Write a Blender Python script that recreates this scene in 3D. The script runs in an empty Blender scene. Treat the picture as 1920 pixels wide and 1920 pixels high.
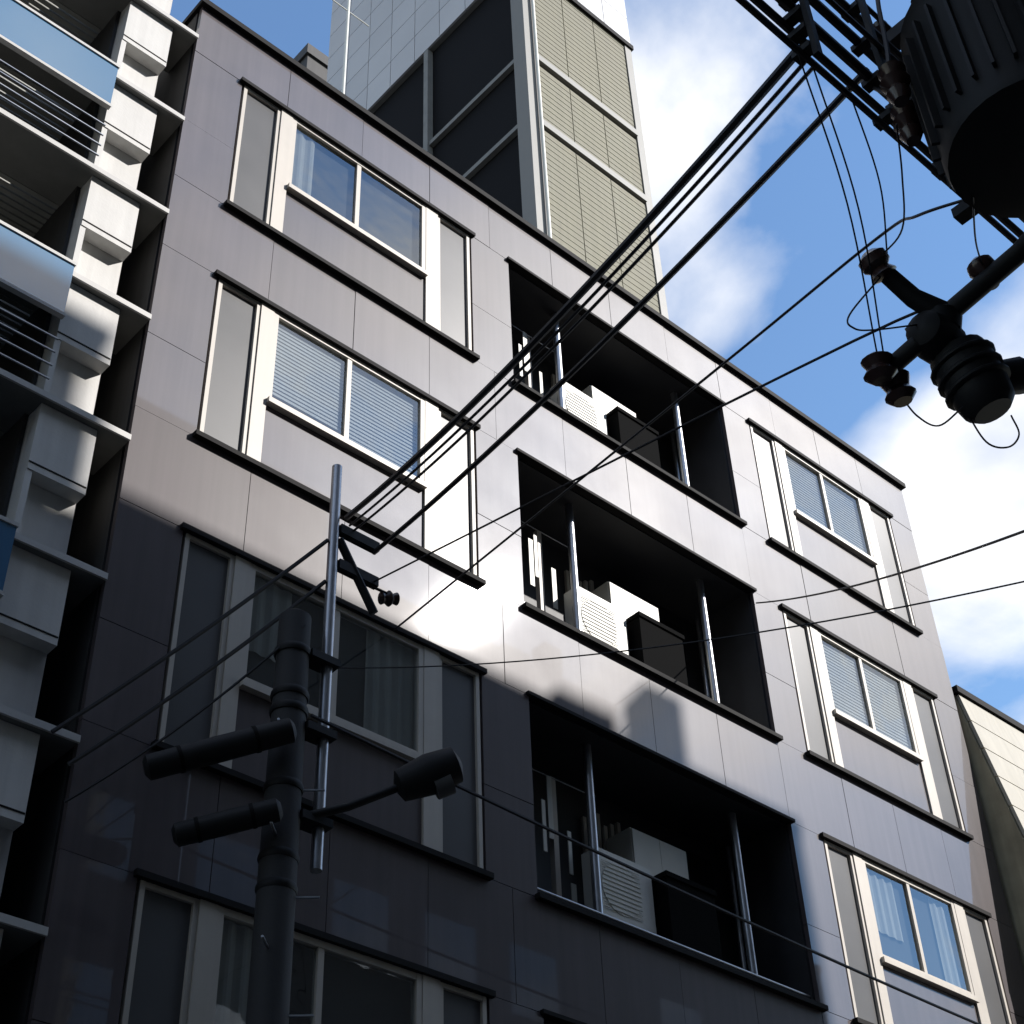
import bpy, bmesh, math, random
from mathutils import Vector, Matrix
random.seed(7)
S = bpy.context.scene
COL = S.collection
CZ = 1.6                      # eye height: all heights below are written relative to the eye

# ------------------------------------------------------------------ camera
cam = bpy.data.cameras.new('camera'); co = bpy.data.objects.new('camera', cam); COL.objects.link(co)
cam.sensor_fit = 'HORIZONTAL'; cam.sensor_width = 36; cam.lens = 55.8366
cam.clip_start = 0.05; cam.clip_end = 3000
R = Matrix(((0.7420969, -0.4158850, -0.5256728), (-0.6695192, -0.4975662, -0.5515178), (-0.0321891, 0.7612277, -0.6476853)))
co.matrix_world = Matrix.Translation((0, 0, CZ)) @ R.to_4x4()
S.camera = co
S.render.resolution_x = 1024; S.render.resolution_y = 1024

# ------------------------------------------------------------------ sun and sky
SUN = Vector((0.88, -1.0, 1.0)).normalized()
el = math.asin(SUN.z)
sl = bpy.data.lights.new('sun', 'SUN'); sl.energy = 5.0; sl.angle = math.radians(0.53); sl.color = (1.0, 0.955, 0.91)
so = bpy.data.objects.new('sun', sl); COL.objects.link(so)
so.rotation_euler = (-SUN).to_track_quat('-Z', 'Y').to_euler(); so.location = (40, -45, 60)
W = bpy.data.worlds.new('World'); S.world = W; W.use_nodes = True
nt = W.node_tree; nt.nodes.clear()
def N(t, **k):
    n = nt.nodes.new(t)
    for a, b in k.items(): setattr(n, a, b)
    return n
L = nt.links.new
out = N('ShaderNodeOutputWorld'); bg = N('ShaderNodeBackground'); bg.inputs['Strength'].default_value = 0.15
sky = N('ShaderNodeTexSky'); sky.sky_type = 'NISHITA'; sky.sun_disc = False
sky.sun_elevation = el; sky.sun_rotation = math.atan2(SUN.x, SUN.y); sky.air_density = 1.5; sky.dust_density = 0.0; sky.ozone_density = 6.0
tc = N('ShaderNodeTexCoord')
# clouds: noise on the plane of a cloud deck overhead
sep = N('ShaderNodeSeparateXYZ'); L(tc.outputs['Generated'], sep.inputs[0])
zc = N('ShaderNodeMath', operation='MAXIMUM'); L(sep.outputs['Z'], zc.inputs[0]); zc.inputs[1].default_value = 0.03
za = N('ShaderNodeMath', operation='ADD'); L(zc.outputs[0], za.inputs[0]); za.inputs[1].default_value = 0.15
dx = N('ShaderNodeMath', operation='DIVIDE'); L(sep.outputs['X'], dx.inputs[0]); L(za.outputs[0], dx.inputs[1])
dy = N('ShaderNodeMath', operation='DIVIDE'); L(sep.outputs['Y'], dy.inputs[0]); L(za.outputs[0], dy.inputs[1])
cb = N('ShaderNodeCombineXYZ'); L(dx.outputs[0], cb.inputs[0]); L(dy.outputs[0], cb.inputs[1]); cb.inputs[2].default_value = 3.1
mp = N('ShaderNodeMapping'); L(cb.outputs[0], mp.inputs[0]); mp.inputs['Location'].default_value = (0.0, 0.0, 0.0)
n1 = N('ShaderNodeTexNoise'); L(mp.outputs[0], n1.inputs['Vector']); n1.inputs['Scale'].default_value = 2.6; n1.inputs['Detail'].default_value = 9; n1.inputs['Roughness'].default_value = 0.52; n1.inputs['Distortion'].default_value = 0.35
acc = n1.outputs['Fac']
for d, a, wd in (((.545, .353, .760), .15, 7), ((.45, .32, .834), .05, 6), ((.707, .349, .615), .12, 6), ((.582, .278, .765), -.16, 7), ((.625, .37, .687), -.14, 5), ((.75, .375, .545), -.10, 4), ((.274, .472, .838), -.16, 10)):
    dt = N('ShaderNodeVectorMath', operation='DOT_PRODUCT'); L(tc.outputs['Generated'], dt.inputs[0]); dt.inputs[1].default_value = Vector(d).normalized()
    mr = N('ShaderNodeMapRange'); mr.interpolation_type = 'SMOOTHSTEP'; L(dt.outputs['Value'], mr.inputs[0]); mr.inputs[1].default_value = math.cos(math.radians(wd)); mr.inputs[2].default_value = 1; mr.inputs[3].default_value = 0; mr.inputs[4].default_value = a
    ad = N('ShaderNodeMath', operation='ADD'); L(acc, ad.inputs[0]); L(mr.outputs[0], ad.inputs[1]); acc = ad.outputs[0]
cr = N('ShaderNodeValToRGB'); L(acc, cr.inputs[0])
cr.color_ramp.elements[0].position = 0.44; cr.color_ramp.elements[0].color = (.0, .0, .0, 1)
cr.color_ramp.elements[1].position = 0.63; cr.color_ramp.elements[1].color = (1, 1, 1, 1)
mx = N('ShaderNodeMix', data_type='RGBA'); L(cr.outputs['Color'], mx.inputs[0])
L(sky.outputs[0], mx.inputs[6]); n2 = N('ShaderNodeTexNoise'); L(mp.outputs[0], n2.inputs['Vector']); n2.inputs['Scale'].default_value = 6.5; n2.inputs['Detail'].default_value = 7
c2 = N('ShaderNodeValToRGB'); L(n2.outputs['Fac'], c2.inputs[0])
c2.color_ramp.elements[0].position = .30; c2.color_ramp.elements[0].color = (3.6, 3.95, 4.7, 1); c2.color_ramp.elements[1].position = .62; c2.color_ramp.elements[1].color = (6.0, 6.0, 6.05, 1)
L(c2.outputs['Color'], mx.inputs[7])
L(mx.outputs[2], bg.inputs['Color']); L(bg.outputs[0], out.inputs[0])

S.view_settings.view_transform = 'Standard'; S.view_settings.look = 'None'; S.view_settings.gamma = 1.0
S.view_settings.use_curve_mapping = False
S.view_settings.exposure = 0.45

# ------------------------------------------------------------------ materials
def mat(name, col, rough=0.6, metal=0.0, ior=1.5, var=0.0, noise=0.0, nscale=3.0, bump=0.0, bscale=40.0, streak=0.0, randv=0.0, spec=None):
    m = bpy.data.materials.new(name); m.use_nodes = True
    t = m.node_tree; b = t.nodes['Principled BSDF']
    b.inputs['Roughness'].default_value = rough; b.inputs['Metallic'].default_value = metal; b.inputs['IOR'].default_value = ior
    if spec is not None: b.inputs['Specular IOR Level'].default_value = spec
    ln = t.links.new
    c = t.nodes.new('ShaderNodeRGB'); c.outputs[0].default_value = (*col, 1); cur = c.outputs[0]
    geo = t.nodes.new('ShaderNodeTexCoord')
    if noise or streak or bump:
        g = t.nodes.new('ShaderNodeNewGeometry'); pos = g.outputs['Position']
    def mul(cur, fac_sock, lo, hi):
        r = t.nodes.new('ShaderNodeMapRange'); ln(fac_sock, r.inputs[0]); r.inputs[1].default_value = 0.3; r.inputs[2].default_value = 0.7
        r.inputs[3].default_value = lo; r.inputs[4].default_value = hi
        h = t.nodes.new('ShaderNodeVectorMath'); h.operation = 'SCALE'; ln(cur, h.inputs[0]); ln(r.outputs[0], h.inputs['Scale']); return h.outputs[0]
    if noise:
        n = t.nodes.new('ShaderNodeTexNoise'); ln(pos, n.inputs['Vector']); n.inputs['Scale'].default_value = nscale; n.inputs['Detail'].default_value = 6; n.inputs['Roughness'].default_value = .6
        cur = mul(cur, n.outputs['Fac'], 1 - noise, 1 + noise)
        rr = t.nodes.new('ShaderNodeMapRange'); ln(n.outputs['Fac'], rr.inputs[0]); rr.inputs[1].default_value = .3; rr.inputs[2].default_value = .7
        rr.inputs[3].default_value = max(0.02, rough - .025); rr.inputs[4].default_value = rough + .025; ln(rr.outputs[0], b.inputs['Roughness'])
    if streak:
        mpn = t.nodes.new('ShaderNodeMapping'); ln(pos, mpn.inputs[0]); mpn.inputs['Scale'].default_value = (9, 9, .35)
        n = t.nodes.new('ShaderNodeTexNoise'); ln(mpn.outputs[0], n.inputs['Vector']); n.inputs['Scale'].default_value = 1.0; n.inputs['Detail'].default_value = 5
        cur = mul(cur, n.outputs['Fac'], 1 - streak, 1 + streak * .4)
    if randv:
        oi = t.nodes.new('ShaderNodeObjectInfo'); r = t.nodes.new('ShaderNodeMapRange'); ln(oi.outputs['Random'], r.inputs[0]); r.inputs[3].default_value = 1 - randv; r.inputs[4].default_value = 1 + randv
        h = t.nodes.new('ShaderNodeVectorMath'); h.operation = 'SCALE'; ln(cur, h.inputs[0]); ln(r.outputs[0], h.inputs['Scale']); cur = h.outputs[0]
    ln(cur, b.inputs['Base Color'])
    if bump:
        n = t.nodes.new('ShaderNodeTexNoise'); ln(pos, n.inputs['Vector']); n.inputs['Scale'].default_value = bscale; n.inputs['Detail'].default_value = 4
        bp = t.nodes.new('ShaderNodeBump'); bp.inputs['Strength'].default_value = bump; bp.inputs['Distance'].default_value = 0.01; ln(n.outputs['Fac'], bp.inputs['Height']); ln(bp.outputs[0], b.inputs['Normal'])
    return m
M = {}
M['clad'] = mat('satin_cladding', (.088, .073, .076), .45, 0.0, spec=.175, noise=.10, nscale=.9, streak=.14, randv=.08)  # broad noise blotches paint cloudy reflections into the colour; streaks are rain stains
_b = M['clad'].node_tree.nodes['Principled BSDF']; _b.inputs['Coat Weight'].default_value = .72; _b.inputs['Coat Roughness'].default_value = .03; _b.inputs['Coat IOR'].default_value = 1.8
M['fin'] = mat('dark_fin_metal', (.008, .007, .007), .75, spec=.15)
M['cream'] = mat('cream_painted_frame', (.47, .43, .375), .5, noise=.05, streak=.08)
def glassmat(name, tint, ior, wav, fac_hi):
    m = bpy.data.materials.new(name); m.use_nodes = True; t = m.node_tree; t.nodes.clear(); n = t.nodes.new; ln = t.links.new
    o = n('ShaderNodeOutputMaterial'); mixn = n('ShaderNodeMixShader'); tr = n('ShaderNodeBsdfTransparent'); gl = n('ShaderNodeBsdfGlossy'); fr = n('ShaderNodeFresnel')
    tr.inputs['Color'].default_value = (*tint, 1); gl.inputs['Roughness'].default_value = .015; gl.inputs['Color'].default_value = (.92, .96, 1, 1)
    fr.inputs['IOR'].default_value = ior
    g = n('ShaderNodeNewGeometry'); oi = n('ShaderNodeObjectInfo'); ad = n('ShaderNodeVectorMath'); ad.operation = 'ADD'
    ln(g.outputs['Position'], ad.inputs[0]); ln(oi.outputs['Random'], ad.inputs[1])
    nz = n('ShaderNodeTexNoise'); ln(ad.outputs[0], nz.inputs['Vector']); nz.inputs['Scale'].default_value = 1.6; nz.inputs['Detail'].default_value = 2
    bp = n('ShaderNodeBump'); bp.inputs['Strength'].default_value = wav; bp.inputs['Distance'].default_value = .05; ln(nz.outputs['Fac'], bp.inputs['Height']); ln(bp.outputs[0], gl.inputs['Normal'])
    bk = n('ShaderNodeMath'); bk.operation = 'SUBTRACT'; bk.inputs[0].default_value = 1; ln(g.outputs['Backfacing'], bk.inputs[1]); ff = n('ShaderNodeMath'); ff.operation = 'MULTIPLY'; ln(fr.outputs[0], ff.inputs[0]); ln(bk.outputs[0], ff.inputs[1]); ln(ff.outputs[0], mixn.inputs[0]); ln(tr.outputs[0], mixn.inputs[1]); ln(gl.outputs[0], mixn.inputs[2]); ln(mixn.outputs[0], o.inputs[0])
    return m
M['glass'] = glassmat('window_glass', (.80, .83, .84), 2.6, .10, 1)
M['curtain'] = mat('pale_curtain', (.42, .40, .36), .9, noise=.08)
M['reflection_blind'] = mat('pale_reflection_blind', (.58, .57, .56), .8, noise=.06)  # pale colour stands in for clouds reflected in the glass
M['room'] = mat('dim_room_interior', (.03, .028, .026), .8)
M['frost'] = mat('frosted_window_glass', (.10, .10, .102), .36, ior=1.5, spec=.2, noise=.08, nscale=.8)
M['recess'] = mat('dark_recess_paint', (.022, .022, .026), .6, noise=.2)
M['steel'] = mat('galvanised_steel', (.42, .43, .45), .32, .9, noise=.1, nscale=8)
M['white'] = mat('white_render', (.62, .61, .585), .75, noise=.05, streak=.10, bump=.15)
M['whitemetal'] = mat('white_painted_metal', (.62, .61, .55), .5, noise=.04)
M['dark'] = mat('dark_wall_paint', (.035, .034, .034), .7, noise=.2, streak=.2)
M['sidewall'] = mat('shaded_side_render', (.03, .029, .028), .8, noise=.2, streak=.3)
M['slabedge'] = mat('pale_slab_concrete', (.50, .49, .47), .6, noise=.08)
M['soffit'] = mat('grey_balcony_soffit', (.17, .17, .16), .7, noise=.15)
M['grating'] = mat('grey_deck_slat', (.30, .30, .28), .6, .3, noise=.1)
M['blueglass'] = mat('sky_reflection_glass', (.05, .16, .30), .03, ior=2.2)  # blue base colour stands in for sky reflected in the balustrade
M['olive'] = mat('olive_mesh_screen', (.155, .143, .092), .75, noise=.10, nscale=.5, streak=.1)
M['beam'] = mat('pale_tower_steel', (.17, .165, .15), .6, noise=.06, nscale=1)
M['towerdark'] = mat('dark_tower_interior', (.008, .008, .009), .8, spec=.08, noise=.2, nscale=.4)  # near-black colour stands in for the unlit inside of the open tower
M['towerpanel'] = mat('pale_tower_panel', (.46, .46, .47), .55, noise=.05, nscale=.4, randv=.04)
M['brown'] = mat('brown_side_wall', (.34, .30, .20), .8, noise=.25, nscale=1.5, streak=.2)
M['creamwall'] = mat('cream_sloped_render', (.40, .375, .31), .7, noise=.06, streak=.12)
M['concrete'] = mat('pole_concrete', (.035, .035, .037), .75, noise=.15, bump=.2)
M['rubber'] = mat('black_cable_sheath', (.012, .012, .016), .55)
M['equip'] = mat('dark_grey_transformer_paint', (.012, .012, .013), .6, spec=.3, noise=.2, nscale=6)
M['ceramic'] = mat('brown_ceramic', (.05, .028, .025), .25)
M['oppo'] = mat('dark_opposite_render', (.03, .029, .028), .8, noise=.2)
M['asphalt'] = mat('asphalt', (.05, .05, .052), .85, noise=.2, nscale=30, bump=.4, bscale=90)
M['paving'] = mat('paving_concrete', (.11, .105, .10), .8, noise=.15, nscale=6)
M['paint'] = mat('road_paint', (.75, .75, .73), .6, noise=.1)
M['black'] = mat('matt_black_plastic', (.006, .006, .006), .9, spec=.03)
M['earth'] = mat('city_ground', (.10, .10, .095), .9, noise=.2, nscale=.5)

# ------------------------------------------------------------------ helpers
class MB:
    def __init__(s): s.v = []; s.f = []
    def box(s, x0, x1, y0, y1, z0, z1):
        b = len(s.v)
        s.v += [(x, y, z + CZ) for z in (z0, z1) for y in (y0, y1) for x in (x0, x1)]
        s.f += [tuple(b + i for i in q) for q in ((0, 2, 3, 1), (4, 5, 7, 6), (0, 1, 5, 4), (2, 6, 7, 3), (0, 4, 6, 2), (1, 3, 7, 5))]
        return s
    def prism(s, poly, x0, x1):          # polygon in (y, z) extruded along x
        b = len(s.v); n = len(poly)
        s.v += [(x0, y, z + CZ) for y, z in poly] + [(x1, y, z + CZ) for y, z in poly]
        s.f += [tuple(b + i for i in range(n)), tuple(b + n + i for i in reversed(range(n)))]
        s.f += [(b + i, b + n + i, b + n + (i + 1) % n, b + (i + 1) % n) for i in range(n)]
        return s
    def tube(s, pts, r, n=8, caps=True):
        pts = [Vector((p[0], p[1], p[2] + CZ)) for p in pts]; b = len(s.v); m = len(pts)
        rs = r if isinstance(r, (list, tuple)) else [r] * m
        up = None
        for i, p in enumerate(pts):
            d = (pts[min(i + 1, m - 1)] - pts[max(i - 1, 0)]).normalized()
            if up is None:
                a = Vector((0, 0, 1)) if abs(d.z) < .9 else Vector((1, 0, 0)); up = a
            u = (up - d * up.dot(d)).normalized(); up = u; w = d.cross(u)
            s.v += [tuple(p + (u * math.cos(k * 2 * math.pi / n) + w * math.sin(k * 2 * math.pi / n)) * rs[i]) for k in range(n)]
        for i in range(m - 1):
            for k in range(n):
                a0 = b + i * n + k; a1 = b + i * n + (k + 1) % n
                s.f.append((a0, a1, a1 + n, a0 + n))
        if caps: s.f += [tuple(b + k for k in reversed(range(n))), tuple(b + (m - 1) * n + k for k in range(n))]
        return s
    def build(s, name, m, parent=None, smooth=False):
        me = bpy.data.meshes.new(name); me.from_pydata(s.v, [], s.f); me.update()
        bm = bmesh.new(); bm.from_mesh(me); bmesh.ops.recalc_face_normals(bm, faces=bm.faces); bm.to_mesh(me); bm.free()
        if smooth:
            for p in me.polygons: p.use_smooth = True
            try: me.set_sharp_from_angle(angle=math.radians(40))
            except Exception: pass
        me.materials.append(M[m])
        o = bpy.data.objects.new(name, me); COL.objects.link(o)
        if parent is not None: attach(o, parent)
        return o
def world_loc(o):
    l = Vector(o.location)
    return l
def attach(o, parent):
    o.parent = parent
    # no rotations or scales anywhere: parts keep world coordinates
    t = Vector((0, 0, 0)); p = parent
    root = parent
    while root.parent is not None: root = root.parent
    if parent is root: o.matrix_parent_inverse = Matrix.Translation(-Vector(root.location))
def tag(o, label, cat, group=None):
    o['label'] = label; o['category'] = cat
    if group: o['group'] = group
    return o
def thing(name, loc, label, cat, group=None):
    o = bpy.data.objects.new(name, None); o.location = (loc[0], loc[1], loc[2] + CZ); o.empty_display_size = .3
    COL.objects.link(o); return tag(o, label, cat, group)
def B(name, m, parent, *b): return MB().box(*b).build(name, m, parent)
def structure(o): o['kind'] = 'structure'; return o

# ------------------------------------------------------------------ ground
structure(B('ground', 'earth', None, -900, 900, -900, 900, -2.1, -1.75))
structure(B('road', 'asphalt', None, -80, 120, 1.6, 7.6, -1.75, -1.60))
for nm, y0, y1 in (('pavement', 7.6, 10.0), ('pavement', -4.0, 1.6)):
    p = structure(B(nm, 'paving', None, -80, 120, y0, y1, -1.75, -1.47))
for y in (1.95, 7.25): structure(B('road_marking', 'paint', None, -80, 120, y - .06, y + .06, -1.60, -1.594))

# ------------------------------------------------------------------ main building
FX0, FX1, FY, TOP = 4.75, 18.45, 10.0, 17.14
BAYS = [(5.42, 9.00), (9.66, 13.87), (14.46, 17.85)]
STEP = 3.45
heads = [16.20 - STEP * k for k in range(4)]; sills = [13.89 - STEP * k for k in range(4)]
main = thing('office_building', (11.6, 10.0, -1.6), 'lavender grey metal clad office building with dark window ledges and recessed balconies', 'building')
body = MB()
body.box(FX0, 9.66, 10.10, 20, -1.6, TOP - .04)
body.box(13.87, FX1, 10.10, 20, -1.6, TOP - .04)
body.box(9.66, 13.87, 11.05, 20, -1.6, TOP - .04)
zz = TOP - .04
for h, s in zip(heads, sills):
    body.box(9.66, 13.87, 10.10, 11.05, h + .02, zz); zz = s - .02
body.box(9.66, 13.87, 10.10, 11.05, -1.6, zz)
body.build('core_wall', 'sidewall', main)
cop = MB().box(FX0 - .04, FX1 + .04, 9.93, 10.22, TOP - .02, TOP + .07).box(FX0 - .04, FX0 + .20, 10.22, 20, TOP - .02, TOP + .07).box(FX1 - .20, FX1 + .04, 10.22, 20, TOP - .02, TOP + .07)
cop.build('coping', 'fin', main)
J = .0035
def panel(x0, x1, z0, z1):
    dy = random.uniform(-.003, .003)
    MB().box(x0 + J, x1 - J, 10.0 + dy, 10.06 + dy, z0 + J, z1 - J).build('cladding_panel', 'clad', main)
SPX = [4.75, 6.06, 7.20, 8.30, 9.33, 10.47, 11.60, 12.75, 13.87, 15.10, 16.15, 17.20, 18.45]
bands = [(16.20, TOP - .02)] + [(heads[k + 1], sills[k]) for k in range(3)] + [(2.4, sills[3])]
for z0, z1 in bands:
    for a, b in zip(SPX[:-1], SPX[1:]): panel(a, b, z0, z1)
for h, s in zip(heads, sills):
    for a, b in ((4.75, 5.42), (9.00, 9.66), (13.87, 14.46), (17.85, 18.45)):
        panel(a, b, s + 1.0, h); panel(a, b, s, s + 1.0)
# ground floor shop front (below the picture)
for a, b in zip(SPX[:-1], SPX[1:]): panel(a, b, -1.47, 2.4)

def bay(x0, x1, h, s, reflection_blind=False):
    w = (x1 - x0)
    for z, d in ((h, .05), (s, .07)):
        B('ledge', 'fin', main, x0 - .04, x1 + .04, 10.0 - d, 10.10, z - .028, z + .028)
    lo, hi = s + .03, h - .03
    nl, nr = x0 + .56, x1 - .57              # inner ends of the narrow side lights
    pl, pr = nl + .17, nr - .20              # piers
    win = MB().box(pl, pr, 10.015, 10.095, s + .90, hi).v
    # side lights
    for a, b in ((x0 + .03, nl), (nr, x1 - .03)):
        f = MB(); f.box(a, a + .045, 10.0, 10.07, lo, hi).box(b - .045, b, 10.0, 10.07, lo, hi).box(a + .045, b - .045, 10.003, 10.067, lo, lo + .045).box(a + .045, b - .045, 10.003, 10.067, hi - .045, hi)
        o = f.build('side_window', 'cream', main)
        B('pane', 'frost', o, a + .045, b - .045, 10.035, 10.05, lo + .045, hi - .045)
    for a, b in ((nl, pl), (pr, nr)):
        B('pier', 'cream', main, a + .003, b - .003, 9.985, 10.09, lo, hi)
    # central window
    z0, z1 = s + .97, hi
    c = (pl + pr) / 2 - .02
    f = MB(); f.box(pl, pl + .06, 9.99, 10.07, z0, z1).box(pr - .06, pr, 9.99, 10.07, z0, z1).box(pl + .06, pr - .06, 9.993, 10.067, z0, z0 + .06).box(pl + .06, pr - .06, 9.993, 10.067, z1 - .06, z1)
    o = f.build('window', 'cream', main)
    B('sill', 'cream', o, pl, pr, 9.94, 10.08, z0 - .07, z0 - .002)
    B('mullion', 'cream', o, c - .03, c + .03, 10.0, 10.06, z0 + .06, z1 - .06)
    B('pane', 'glass', o, pl + .06, c - .03, 10.03, 10.045, z0 + .06, z1 - .06)
    B('pane', 'glass', o, c + .03, pr - .06, 10.018, 10.033, z0 + .06, z1 - .06)
    # a dim room and curtains behind the central panes
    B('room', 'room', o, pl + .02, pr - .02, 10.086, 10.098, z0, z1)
    for side in (0, 1):
        if reflection_blind:  # added slats give these panes the paleness of reflected clouds
            a, b = (pl + .062, c - .032) if side == 0 else (c + .032, pr - .062)
            bl = MB(); nb = 22; hz = (z1 - z0 - .12) / nb; drop = nb - (0 if side else int(random.choice((0, 2))))
            for q in range(drop):
                zt = z1 - .06 - q * hz
                bl.v += [(a, 10.054, zt - hz + .004 + CZ), (b, 10.054, zt - hz + .004 + CZ), (b, 10.064, zt + CZ), (a, 10.064, zt + CZ)]
                bl.f.append(tuple(range(4 * q, 4 * q + 4)))
            bl.build('reflection_blind', 'reflection_blind', o); continue
        u = random.random()
        if u < .25: continue
        wdt = random.uniform(.18, .75); a = pl + .06 if side == 0 else pr - .06 - wdt
        cm = MB(); nn = int(wdt / .03)
        top, bot = z1 - .06, z0 + .06 + (random.choice((0, 0, .35)))
        for q in range(nn + 1):
            xx = a + wdt * q / nn; yy = 10.064 + .012 * math.sin(q * 1.3)
            cm.v += [(xx, yy, bot + CZ), (xx, yy, top + CZ)]
        cm.f = [(2 * q, 2 * q + 2, 2 * q + 3, 2 * q + 1) for q in range(nn)]
        cm.build('curtain', 'curtain', o)
    B('spandrel_panel', 'clad', main, pl + .004, pr - .004, 10.012, 10.08, lo, z0 - .075)
for k in range(4):
    bay(*BAYS[0], heads[k], sills[k], k == 1); bay(*BAYS[2], heads[k], sills[k], k in (0, 1))
def rod(name, m, parent, pts, r, n=10): return MB().tube(pts, r, n).build(name, m, parent, True)
for k in range(4):
    x0, x1 = BAYS[1]; h, s = heads[k], sills[k]
    b = MB()
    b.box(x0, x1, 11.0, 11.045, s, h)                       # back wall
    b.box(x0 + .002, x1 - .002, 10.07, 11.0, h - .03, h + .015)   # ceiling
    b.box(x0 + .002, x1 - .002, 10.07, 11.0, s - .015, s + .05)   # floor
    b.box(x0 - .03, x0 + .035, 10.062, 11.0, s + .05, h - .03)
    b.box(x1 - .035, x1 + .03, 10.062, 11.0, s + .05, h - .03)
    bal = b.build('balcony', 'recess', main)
    B('ledge', 'fin', main, x0 - .04, x1 + .04, 9.955, 10.06, h - .02, h + .02)
    B('ledge', 'fin', main, x0 - .04, x1 + .04, 9.93, 10.06, s - .03, s + .025)
    rod('handrail', 'steel', bal, [(x0 + .04, 10.10, s + .16), (x1 - .04, 10.10, s + .16)], .018)
    rod('post', 'steel', bal, [(10.79, 10.30, s + .05), (10.79, 10.30, h - .03)], .05)
    rod('post', 'steel', bal, [(13.16, 10.30, s + .05), (13.16, 10.30, h - .03)], .05)
    d = MB().box(12.62, 13.50, 10.965, 10.998, s + .05, h - .25).build('balcony_door', 'glass', bal)
    for q in range(6):
        B('screen_slat', 'cream', bal, 11.34 + q * .11, 11.39 + q * .11, 10.955, 10.995, s + .05, s + 2.02 - .06 * ((q * 5 + k) % 3))
    for q, (xx, a0, a1) in enumerate(((10.24, .9, 1.5), (10.36, 1.1, 1.75), (10.66, .8, 1.3), (10.70, .45, .62))):
        B('hanging_cloth', 'whitemetal', bal, xx, xx + .05 + .02 * ((q + k) % 2), 10.48 + .03 * q, 10.49 + .03 * q, s + a0, s + a1 + .1 * ((k + q) % 2))
    rod('cloth_line', 'steel', bal, [(x0 + .04, 10.53, s + 1.86), (10.95, 10.53, s + 1.86)], .006)
    rod('drain_pipe', 'steel', bal, [(13.72, 10.86, s + .05), (13.72, 10.86, h - .03)], .035)
    B('pipe_cover', 'cream', bal, 10.46, 10.53, 10.55, 10.62, s + .05, h - .42)
floors_word = ['on the top floor balcony', 'on the middle balcony in sun', 'on the shaded lowest balcony']
for k in range(3):
    s = sills[k] + .05
    t = thing('air_conditioner', (11.23, 10.42, s), 'white air conditioner outdoor unit ' + floors_word[k], 'air conditioner', 'balcony condensers')
    B('casing', 'whitemetal', t, 10.83, 11.64, 10.30, 10.53, s + .22, s + 1.02)
    MB().tube([(11.16, 10.292, s + .62), (11.16, 10.302, s + .62)], .29, 24).build('fan_opening', 'whitemetal', t)
    g = MB()
    for i in range(11):
        zq = s + .36 + i * .052
        g.tube([(10.88, 10.288, zq), (11.44, 10.288, zq)], .005, 5)
    g.build('fan_grille', 'whitemetal', t)
    B('foot', 'fin', t, 10.88, 10.96, 10.28, 10.55, s, s + .219); B('foot', 'fin', t, 11.50, 11.58, 10.28, 10.55, s, s + .219)
    t = thing('storage_cabinet', (12.1, 10.75, s), 'tall white storage cabinet ' + floors_word[k], 'cabinet', 'balcony cabinets')
    B('carcass', 'whitemetal', t, 11.67, 12.56, 10.57, 10.94, s, s + 1.66)
    B('door', 'whitemetal', t, 11.68, 12.112, 10.545, 10.568, s + .02, s + 1.64)
    B('door', 'whitemetal', t, 12.118, 12.55, 10.545, 10.568, s + .02, s + 1.64)
    t = thing('storage_bin', (12.1, 10.33, s), 'low black lidded bin ' + floors_word[k], 'bin', 'balcony bins')
    B('bin_body', 'black', t, 11.74, 12.50, 10.17, 10.50, s, s + .92)
    B('lid', 'black', t, 11.72, 12.52, 10.15, 10.52, s + .921, s + .98)
# roof antenna
an = thing('antenna_mast', (9.6, 14.0, TOP), 'thin white antenna mast on the grey building roof', 'antenna')
rod('mast', 'whitemetal', an, [(9.6, 14.0, TOP - .05), (9.6, 14.0, 27.5)], .03)
rod('crossbar', 'whitemetal', an, [(9.1, 14.0, 26.9), (10.1, 14.0, 26.9)], .012)

# ------------------------------------------------------------------ balcony building on the left
lb = thing('balcony_building', (0, 10.0, -1.6), 'white and dark balcony building with thin slabs and blue glass panels', 'building')
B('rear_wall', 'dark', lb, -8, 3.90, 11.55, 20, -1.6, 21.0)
B('dark_flank_sheet', 'dark', lb, 3.855, 3.893, 10.28, 11.54, -1.6, 21.0)  # added dark sheet, deepens the shade on the end wall's flank
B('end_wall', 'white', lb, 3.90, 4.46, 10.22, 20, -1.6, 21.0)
zs = [5.19 + 1.612 * i for i in range(-3, 10)]
for i, z in enumerate(zs):
    if z < -1: continue
    floor_slab = (i % 2 == 1)
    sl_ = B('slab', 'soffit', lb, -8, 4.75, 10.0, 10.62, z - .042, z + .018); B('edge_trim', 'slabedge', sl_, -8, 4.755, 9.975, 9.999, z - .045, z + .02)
    B('drop_panel', 'white', lb, 3.90, 4.46, 10.06, 10.215, z - .82, z - .05); B('shadow_gap', 'fin', lb, 3.90, 4.455, 10.055, 10.07, z - .75, z - .735)
    B('edge_fin', 'white', lb, 3.895, 3.955, 10.07, 10.215, z - 1.585, z - .825)
    if z > 4.5:
        # slatted deck behind the slab edge
        for j in range(11):
            y = 10.63 + j * .083
            B('deck_slat', 'grating', lb, -8, 3.85, y, y + .058, z - .04, z + .0)
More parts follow.
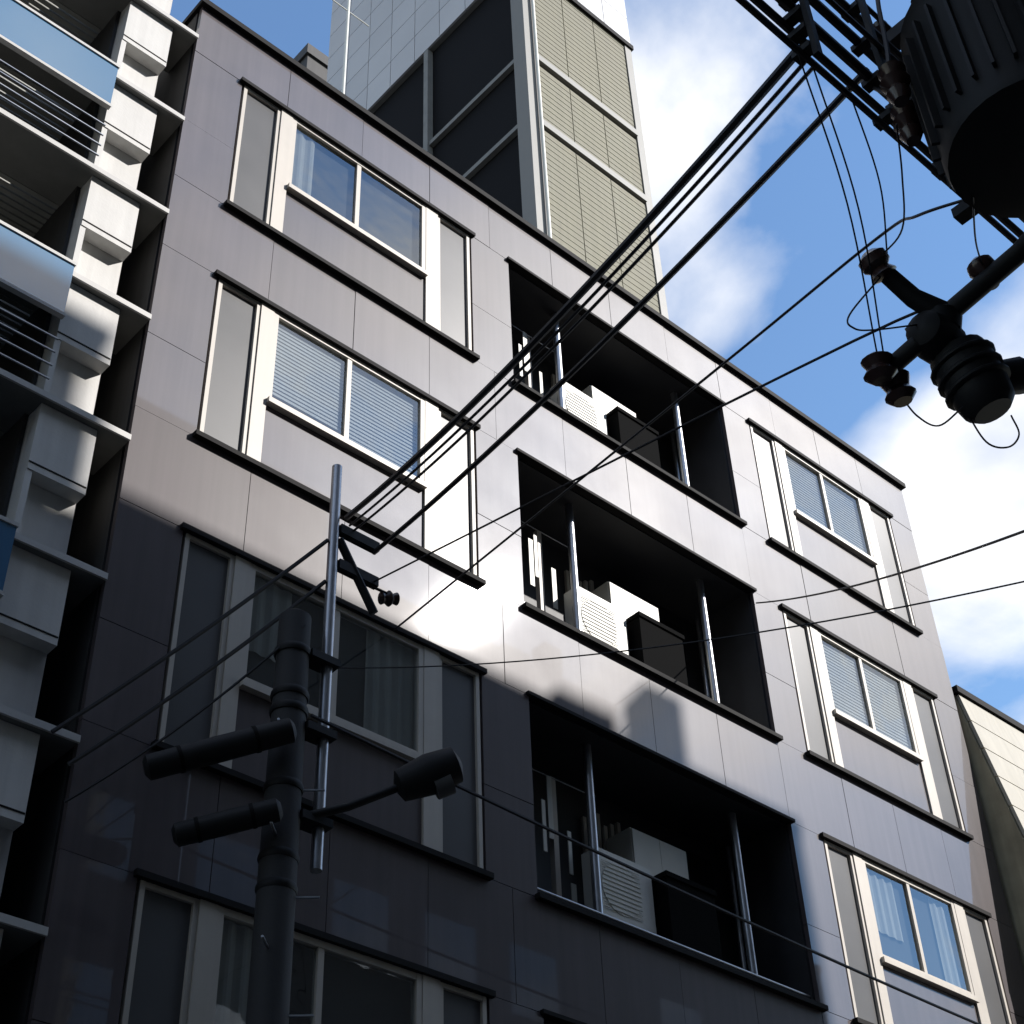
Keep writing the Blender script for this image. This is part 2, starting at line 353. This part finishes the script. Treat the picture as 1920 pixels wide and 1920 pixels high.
for i, z in enumerate(zs):
    if z < 3: continue
    if abs(((z - 5.19) / 1.612) % 2) < .01:
        g = MB().box(-8, 3.86, 9.90, 9.93, z - .66, z + .0).build('glass_panel', 'blueglass', lb)
        B('top_rail', 'slabedge', g, -8, 3.87, 9.885, 9.945, z + .002, z + .04)
        B('bottom_rail', 'slabedge', g, -8, 3.87, 9.885, 9.945, z - .70, z - .662)
        for q in range(4): rod('rail', 'steel', lb, [(-8, 9.96, z - 1.612 + .16 + q * .17), (3.88, 9.96, z - 1.612 + .16 + q * .17)], .011, 6)
        w = B('window', 'glass', lb, -7.5, 3.3, 11.50, 11.549, z - 1.4 , z + .5)

# ------------------------------------------------------------------ tower behind
tw = thing('tower_building', (20.8, 23, -1.6), 'tall tower with olive screens pale beams and white top box', 'building')
TX0, TX1, TY0, TY1, TZ = 18.52, 23.15, 18.05, 28.0, 44.0
B('core', 'towerdark', tw, TX0 + .12, TX1 - .12, TY0 + .12, TY1 - .1, -1.6, TZ)
for nm, x, y, w in (('corner_column', 18.45, 18.0, .42), ('corner_column', 22.95, 18.0, .28)):
    B(nm, 'beam', tw, x, x + w, y, y + .5, -1.6, TZ - .02)
rod('downpipe', 'whitemetal', tw, [(18.80, 17.92, 0), (18.80, 17.92, TZ - .3)], .05)
zl = [39.1 - 3.08 * 0, 36.02]
lev = [44.0, 39.1, 36.02, 27.0]
for z in (39.1, 36.02):
    B('beam', 'beam', tw, 18.872, 22.948, 17.96, 18.17, z - .13, z + .13)
    B('beam', 'soffit', tw, 18.48, 18.63, 18.502, 28, z - .09, z + .09)
for za_, zb_ in zip(lev[1:], lev[:-1]):
    xs = [18.88, 20.2, 21.55, 22.94]
    for a, b in zip(xs[:-1], xs[1:]):
        nz = int((zb_ - za_ - .3) / .24)
        for q in range(nz):
            z = za_ + .16 + q * .24
            MB().prism([(18.035, z), (18.045, z + .239), (18.10, z + .239), (18.10, z)], a + .015, b - .015).build('louvre_slat', 'olive', tw)
B('post', 'soffit', tw, 18.42, 18.63, 22.3, 22.5, 24, TZ - .02)
B('lower_wall', 'olive', tw, 18.96, 22.94, 18.06, 18.15, -1.6, 26.8)
tb = B('top_box_core', 'soffit', tw, 18.50, 23.2, 18.05, 27.9, TZ + .02, 57.0)
for i in range(8):
    y = 18.0 + i * 1.2425
    for q in range(9): B('panel', 'towerpanel', tw, 18.42, 18.49, y + .015, y + 1.2275, TZ + q * 1.44 + .015, TZ + q * 1.44 + 1.425)
for i in range(4):
    x = 18.5 + i * 1.18
    for q in range(9): B('panel', 'towerpanel', tw, x + .015, x + 1.165, 17.97, 18.04, TZ + q * 1.44 + .015, TZ + q * 1.44 + 1.425)
B('fascia', 'fin', tw, 18.40, 23.3, 17.94, 18.2, TZ - .25, TZ - .03)
# dark block farther back
db = thing('rear_building', (20, 34, -1.6), 'dark narrow building block rising beside the pale tower', 'building')
B('wall', 'dark', db, 19.6, 24, 31.2, 38, -1.6, 55.0)
B('parapet', 'dark', db, 19.5, 24.1, 31.1, 38.1, 55.0, 55.6)

# ------------------------------------------------------------------ right neighbour
rb = thing('sloped_building', (24, 12, -1.6), 'brown walled building with sunlit cream sloping front beside the grey building', 'building')
prof = [(9.25, -1.6), (9.25, 9.0), (10.02, 13.2), (10.3, 13.2), (10.3, 13.1), (16, 13.1), (16, -1.6)]
MB().prism([(9.30, -1.6), (9.30, 9.0), (10.06, 13.12), (16, 13.12), (16, -1.6)], 18.56, 34).build('wall', 'brown', rb)
n = 8
for i in range(n):
    za_ = 9.0 + (13.12 - 9.0) * i / n; zb_ = 9.0 + (13.12 - 9.0) * (i + 1) / n
    f = lambda z: 9.24 + (z - 9.0) * (10.0 - 9.24) / 4.12
    MB().prism([(f(za_ + .01), za_ + .01), (f(zb_ - .01), zb_ - .01), (f(zb_ - .01) + .05, zb_ - .01), (f(za_ + .01) + .05, za_ + .01)], 18.60, 34).build('facing_panel', 'creamwall', rb)
B('parapet', 'fin', rb, 18.54, 34, 9.96, 10.3, 13.13, 13.24)
for i in range(3):
    x = 19.55 + i * 2.6
    z0, z1 = 9.6, 12.05
    MB().prism([(f(z0) - .02, z0), (f(z1) - .02, z1), (f(z1) + .03, z1), (f(z0) + .03, z0)], x, x + 1.5).build('window', 'glass', rb)

# ------------------------------------------------------------------ buildings across the street (they shade the lower floors; lowest added for facade reflections)
for nm, xa, xb, h, lab in (('opposite_building', -40, 16.8, 25.3, 'tall dark rendered building across the street shading the balcony building'), ('opposite_building', 16.82, 26.35, 23.33, 'dark rendered building across the street shading the grey office building'), ('opposite_building', 26.37, 33.5, 18.0, 'lower dark unseen building across the street added to extend the dark facade reflection')):
    o = thing(nm, ((xa + xb) / 2, -8, -1.6), lab, 'building')
    B('wall', 'oppo', o, xa, xb, -16, -4.0, -1.6, h - .2)
    B('parapet', 'oppo', o, xa, xb, -16.05, -3.95, h - .2, h)
    if 0 < xa < 20: B('roof_shadow_box', 'oppo', o, 23.85, 24.45, -4.5, -4.0, h, h + .95); B('low_shadow_box', 'oppo', o, 22.4, 23.3, -4.6, -4.0, h, h + .25)  # unseen boxes added and sized for the shadow bumps on the facade
    for k in range(5):
        for i in range(int((min(xb, 33) - max(xa, -20)) / 2.4)):
            x = max(xa, -20) + .6 + i * 2.4
            B('window', 'glass', o, x, x + 1.4, -3.99, -3.97, .6 + k * 3.3, 2.2 + k * 3.3)

# ------------------------------------------------------------------ utility pole by the facade
def lathe(name, m, parent, c, prof, ax=(0, 0, 1), n=14):
    a = Vector(ax).normalized(); pts = [tuple(Vector(c) + a * t) for t, r in prof]
    return MB().tube(pts, [r for t, r in prof], n).build(name, m, parent, True)
PX, PY = 6.02, 9.0
up = thing('utility_pole', (PX, PY, -1.6), 'dark banded concrete utility pole in front of the shaded lower floors', 'pole')
lathe('shaft', 'concrete', up, (PX, PY, 0), [(-1.6, .17), (5.8, .145), (8.0, .135), (8.03, .10)], n=20)
for i, z in enumerate((4.3, 5.5, 5.75, 6.35, 7.05, 7.2, 7.62)):
    pass
    lathe('band', 'equip', up, (PX, PY, z), [(-.02, .150), (0, .158), (.025, .158), (.045, .150)], n=20)
for i in range(9):
    z = 3.2 + i * .45; a = .7 if i % 2 else 2.4
    rod('step_bolt', 'steel', up, [(PX + .1 * math.cos(a), PY - .1 * math.sin(a), z), (PX + .32 * math.cos(a), PY - .32 * math.sin(a), z)], .011, 6)
SX = 6.33
sp = thing('steel_mast', (SX, 8.95, 5.7), 'slim galvanised steel mast clamped beside the banded concrete pole', 'mast')
rod('tube', 'steel', sp, [(SX, 8.95, 5.75), (SX, 8.95, 9.85)], .048, 16)
for z in (6.1, 6.9, 7.6): B('clamp', 'equip', sp, PX + .10, SX + .075, 8.86, 9.04, z, z + .07)
for z, y0, y1 in ((9.12, 8.75, 9.9), (8.72, 8.6, 9.5)):
    B('arm', 'equip', sp, SX + .05, SX + .48, 8.90, 8.97, z - .05, z + .05)
rod('brace', 'equip', sp, [(SX + .05, 8.93, 9.0), (SX + .46, 8.93, 8.38)], .04, 8)
rod('spindle', 'equip', sp, [(SX + .40, 8.93, 8.66), (SX + .66, 8.89, 8.63)], .014, 6)
lathe('insulator', 'ceramic', sp, (SX + .62, 8.93, 8.62), [(-.10, .02), (-.08, .06), (-.04, .045), (0, .075), (.04, .045), (.08, .06), (.1, .02)], ax=(1, -.2, .3))
# dark service equipment around the pole
def can(name, label, a, b, r, cat, group=None):
    a = Vector(a); b = Vector(b); ln = (b - a).length
    t = thing(name, tuple((a + b) / 2 - Vector((0, 0, r))), label, cat, group)
    lathe('housing', 'equip', t, a, [(0, r * .55), (.03, r), (ln * .5, r * 1.04), (ln - .03, r), (ln, r * .55)], ax=b - a, n=16)
    lathe('strap', 'fin', t, a + (b - a) * .25, [(0, r * 1.08), (.03, r * 1.08)], ax=b - a, n=16)
    lathe('strap', 'fin', t, a + (b - a) * .75, [(0, r * 1.08), (.03, r * 1.08)], ax=b - a, n=16)
    return t
can('cable_closure', 'long black cable closure left of the banded pole under the upper cable', (5.90, 8.72, 6.72), (5.00, 9.35, 6.32), .10, 'cable box')
can('cable_closure', 'short black cable closure left of the banded pole near the lower window', (5.85, 8.75, 6.02), (5.25, 9.25, 5.80), .09, 'cable box')
lamp = thing('street_lamp', (6.1, 8.8, 5.8), 'black street lamp head on a short arm right of the banded pole', 'lamp')
rod('arm', 'equip', lamp, [(PX + .1, PY - .05, 6.12), (6.45, 8.75, 6.25), (6.85, 8.55, 6.50)], .035, 10)
lathe('head', 'equip', lamp, (6.80, 8.60, 6.48), [(0, .04), (.04, .13), (.30, .17), (.52, .15), (.56, .05)], ax=(.62, -.55, .35), n=16)
lathe('lens', 'frost', lamp, (7.03, 8.39, 6.47), [(0, .10), (.14, .10)], ax=(.62, -.55, .35), n=12)

# ------------------------------------------------------------------ pole with transformer, right of the frame
QX, QY = 5.6, 1.15
qp = thing('utility_pole', (QX, QY, -1.6), 'concrete utility pole carrying the big black transformer and street cables', 'pole')
lathe('shaft', 'concrete', qp, (QX, QY, 0), [(-1.6, .19), (9.0, .14), (9.03, .1)], n=20)
for z in (8.35, 7.75):
    B('crossarm', 'equip', qp, QX - .05, QX + .05, .3, 2.5, z - .05, z + .05)
    for y in (.5, 1.75, 2.1, 2.4):
        lathe('insulator', 'ceramic', qp, (QX, y, z + .05), [(0, .02), (.04, .055), (.07, .035), (.1, .065), (.13, .035), (.17, .05), (.2, .02)])
rod('brace', 'equip', qp, [(QX, QY + .1, 7.2), (QX, 2.1, 7.72)], .03, 8)
rod('brace', 'equip', qp, [(QX, QY + .1, 7.8), (QX, 2.1, 8.3)], .03, 8)
B('cable_bracket', 'equip', qp, QX - .04, QX + .04, QY + .1, 2.32, 6.62, 6.69)
B('cable_bracket', 'equip', qp, QX - .04, QX + .04, QY + .1, 2.36, 7.04, 7.11)
B('hanger', 'equip', qp, 4.9, QX - .1, 1.28, 1.40, 6.0, 6.1)
B('hanger', 'equip', qp, 4.9, QX - .1, 1.28, 1.40, 6.5, 6.6)
tf = thing('transformer', (4.85, 1.55, 5.80), 'large black pole mounted transformer can seen from below', 'transformer')
lathe('tank', 'equip', tf, (4.85, 1.55, 5.80), [(0, .30), (.02, .40), (.06, .41), (.95, .41), (1.0, .43), (1.05, .40), (1.12, .2)], n=32)
for i in range(28):
    a = i * 2 * math.pi / 28
    c, s_ = math.cos(a), math.sin(a)
    b_ = MB(); q = []
    for z in (5.96, 6.66):
        for rr in (.39, .445):
            for w in (-.008, .008): q.append((4.85 + rr * c - w * s_, 1.55 + rr * s_ + w * c, z + CZ))
    b_.v = q; b_.f = [(0, 1, 3, 2), (4, 6, 7, 5), (0, 4, 5, 1), (2, 3, 7, 6), (0, 2, 6, 4), (1, 5, 7, 3)]
    b_.build('cooling_fin', 'equip', tf)
for i, (x, y) in enumerate(((4.52, 1.95), (4.75, 2.05), (5.0, 2.02))):
    lathe('bushing', 'ceramic', tf, (x, y, 6.42), [(-.12, .035), (-.06, .06), (-.02, .04), (.03, .075), (.07, .045), (.12, .07), (.16, .03)])
ga = thing('switch_gear', (5.62, 2.5, 5.5), 'black switch assembly with round insulators on a bracket arm against the sky', 'switch')
rod('bracket_arm', 'equip', ga, [(QX, QY + .12, 6.42), (5.62, 2.07, 6.16), (5.56, 2.52, 6.02)], .055, 10)
rod('bracket_arm', 'equip', ga, [(5.56, 2.52, 6.02), (5.42, 2.60, 6.12), (5.27, 2.64, 6.24)], [.07, .055, .05], 10)
lathe('insulator', 'ceramic', ga, (5.27, 2.64, 6.20), [(0, .03), (.02, .075), (.06, .05), (.09, .08), (.14, .08), (.17, .04)], ax=(-.5, .1, .8))
lathe('insulator', 'ceramic', ga, (5.61, 2.26, 6.10), [(-.04, .03), (0, .07), (.04, .05), (.08, .075), (.12, .07), (.15, .03)], ax=(-.3, .1, .9))
lathe('centre_housing', 'equip', ga, (5.40, 2.60, 5.90), [(0, .05), (.03, .10), (.14, .13), (.26, .12), (.31, .06)], ax=(1, .05, .1), n=18)
lathe('clamp_cap', 'equip', ga, (5.56, 2.56, 5.93), [(0, .09), (.10, .10), (.14, .06)], ax=(0, -.2, 1), n=14)
lathe('switch_tank', 'equip', ga, (5.66, 2.58, 5.88), [(0, .08), (.03, .15), (.10, .165), (.30, .155), (.38, .14), (.42, .10)], ax=(.32, -.12, -1), n=18)
for dd in (.08, .16, .24): lathe('tank_rib', 'equip', ga, Vector((5.66, 2.58, 5.88)) + Vector((.32, -.12, -1)).normalized() * dd, [(0, .165), (.012, .18), (.024, .18), (.036, .165)], ax=(.32, -.12, -1), n=18)
lathe('switch_cap', 'equip', ga, (5.86, 2.50, 5.74), [(0, .09), (.14, .10), (.2, .07)], ax=(.7, -.5, .2))
rod('stem', 'equip', ga, [(5.46, 2.66, 5.86), (5.46, 2.88, 5.82)], .05, 10)
lathe('insulator', 'ceramic', ga, (5.36, 2.86, 5.86), [(0, .04), (.03, .085), (.08, .06), (.12, .09), (.16, .05)], ax=(.2, .1, -.9))
lathe('insulator', 'ceramic', ga, (5.52, 2.88, 5.84), [(0, .04), (.03, .085), (.10, .06), (.14, .085), (.18, .05)], ax=(.2, 0, -.9))

# ------------------------------------------------------------------ cables
def wire(label, pts, r, sag=0.0, group=None, name='cable', n=6):
    P = [Vector(p) for p in pts]; o = []
    if len(P) == 2:
        for i in range(25):
            t = i / 24; q = P[0].lerp(P[1], t); q.z -= 4 * sag * t * (1 - t); o.append(tuple(q))
    else:
        # Catmull-Rom through the points
        Q = [2 * P[0] - P[1]] + P + [2 * P[-1] - P[-2]]
        for i in range(1, len(Q) - 2):
            for j in range(8):
                t = j / 8
                q = .5 * ((2 * Q[i]) + (Q[i + 1] - Q[i - 1]) * t + (2 * Q[i - 1] - 5 * Q[i] + 4 * Q[i + 1] - Q[i + 2]) * t * t + (3 * Q[i] - Q[i - 1] - 3 * Q[i + 1] + Q[i + 2]) * t ** 3)
                o.append(tuple(q))
        o.append(tuple(P[-1]))
    w = MB().tube(o, r, n).build(name, 'rubber', None, True)
    return tag(w, label, 'cable', group)
gs = 'street cables'
wire('thick black service cable crossing from the transformer cables to the steel mast', [(4.16, 2.2, 6.67), (6.46, 8.95, 9.31)], .026, .17)
wire('slim black cable running just beneath the thick service cable', [(4.22, 2.2, 6.65), (6.50, 8.95, 9.24)], .011, .17, 'slim service cables')
wire('slim black cable running just beneath the thick service cable', [(4.27, 2.2, 6.64), (6.53, 8.95, 9.18)], .011, .17, 'slim service cables')
wire('single black service cable ending at the arm of the steel mast', [(4.81, 2.2, 7.12), (6.78, 8.95, 9.07)], .021, .13)
wire('black cable from the steel mast to a slab of the balcony building', [(6.27, 8.95, 8.95), (4.5, 9.95, 6.74)], .020, .05)
wire('lower black cable from the steel mast to the balcony building', [(6.27, 8.95, 8.49), (4.68, 9.95, 6.52)], .020, .06)
wire('black cable sagging from the banded pole to the balcony building', [(6.02, 8.86, 7.85), (4.70, 9.95, 6.20)], .012, .10)
wire('thin wire bending from the transformer down to the grey facade', [(5.65, 2.2, 6.76), (5.76, 2.6, 7.06), (6.17, 3.1, 7.62), (6.59, 4.82, 8.03), (7.84, 9.985, 9.28)], .010)
wire('thin wire from the switch gear to the steel mast', [(5.46, 2.7, 5.98), (5.6, 3.1, 6.32), (6.77, 8.95, 8.72)], .009)
wire('thin wire rising from the street to the balcony edge of the grey facade', [(7.4, 3.0, 5.98), (13.89, 9.985, 12.54)], .010, .12)
wire('thin pale wire reaching the steel mast low across the balconies', [(7.14, 3.0, 5.42), (6.38, 8.95, 7.63)], .006, .18)
wire('long black cable strung along the shaded lower facade', [(6.1, 8.8, 6.97), (26, 8.7, 6.85)], .016, .25)
for i, (y, z, r) in enumerate(((2.2, 6.68, .018), (2.25, 6.98, .022), (2.2, 7.10, .028), (2.3, 7.42, .02), (2.2, 7.42, .026), (2.1, 7.28, .016), (2.2, 7.75, .022), (2.35, 8.55, .016), (2.1, 8.55, .014))):
    wire(('thick' if r > .021 else 'slim') + ' black cable of the bundle strung along the street past the transformer', [(-9, y, z + .05), (22, y, z + .05)], r, .1, gs if r > .021 else 'slim street cables')
for x, y, z0, z1, lab in ((4.18, 2.2, 6.55, 7.2, 'black spreader clamp where the service cables leave the street bundle'), (4.83, 2.2, 6.6, 7.8, 'long black spreader clamp beside the transformer on the street bundle')):
    t = thing('cable_spreader', (x, y, z0), lab, 'clamp')
    B('bar', 'equip', t, x - .02, x + .02, y - .09, y - .06, z0, z1)
    for q in range(4): B('grip', 'equip', t, x - .03, x + .03, y - .06, y + .05, z0 + .08 + q * (z1 - z0 - .15) / 3.2, z0 + .12 + q * (z1 - z0 - .15) / 3.2)
for p, lab in (([(5.6, 2.1, 8.55), (4.6, 2.6, 8.9), (2.0, 4.2, 9.4)], 'slim black cable leaving the crossarm insulators over the street'), ([(5.6, 1.75, 7.95), (4.7, 1.9, 7.55), (4.52, 1.95, 6.62)], 'black lead curving from the crossarm down to a transformer bushing'), ([(5.6, 2.4, 7.95), (5.0, 2.35, 7.4), (4.75, 2.05, 6.62)], 'black lead hanging from the crossarm end to a transformer bushing')):
    wire(lab, p, .012)
gd = 'drop wires at the transformer'
for p in ([(4.13, 2.2, 6.60), (4.7, 2.45, 6.16), (5.36, 2.85, 5.84)], [(4.24, 2.2, 6.62), (4.8, 2.45, 6.2), (5.42, 2.85, 5.84)], [(4.54, 2.2, 6.70), (5.0, 2.4, 6.53), (5.30, 2.62, 6.36)], [(4.62, 2.05, 6.32), (4.84, 2.2, 6.25), (5.1, 2.4, 6.24), (5.25, 2.64, 6.34)], [(4.84, 1.9, 5.80), (5.2, 2.1, 5.95), (5.6, 2.27, 6.2)]):
    wire('thin wire dropping from the cable bundle to the switch gear', p, .005, 0, gd)
gl = 'wire loops on the switch gear'
for p in ([(5.25, 2.64, 6.22), (5.0, 2.75, 5.82), (5.01, 2.75, 5.73), (5.15, 2.72, 5.79), (5.43, 2.6, 5.93)], [(5.55, 2.88, 5.70), (5.71, 2.9, 5.67), (5.71, 2.8, 5.53), (5.66, 2.62, 5.50)], [(5.66, 2.62, 5.50), (5.86, 2.65, 5.40), (5.98, 2.6, 5.40), (5.92, 2.5, 5.38), (5.90, 2.5, 5.50)]):
    wire('thin wire looping under the switch gear', p, .005, 0, gl)
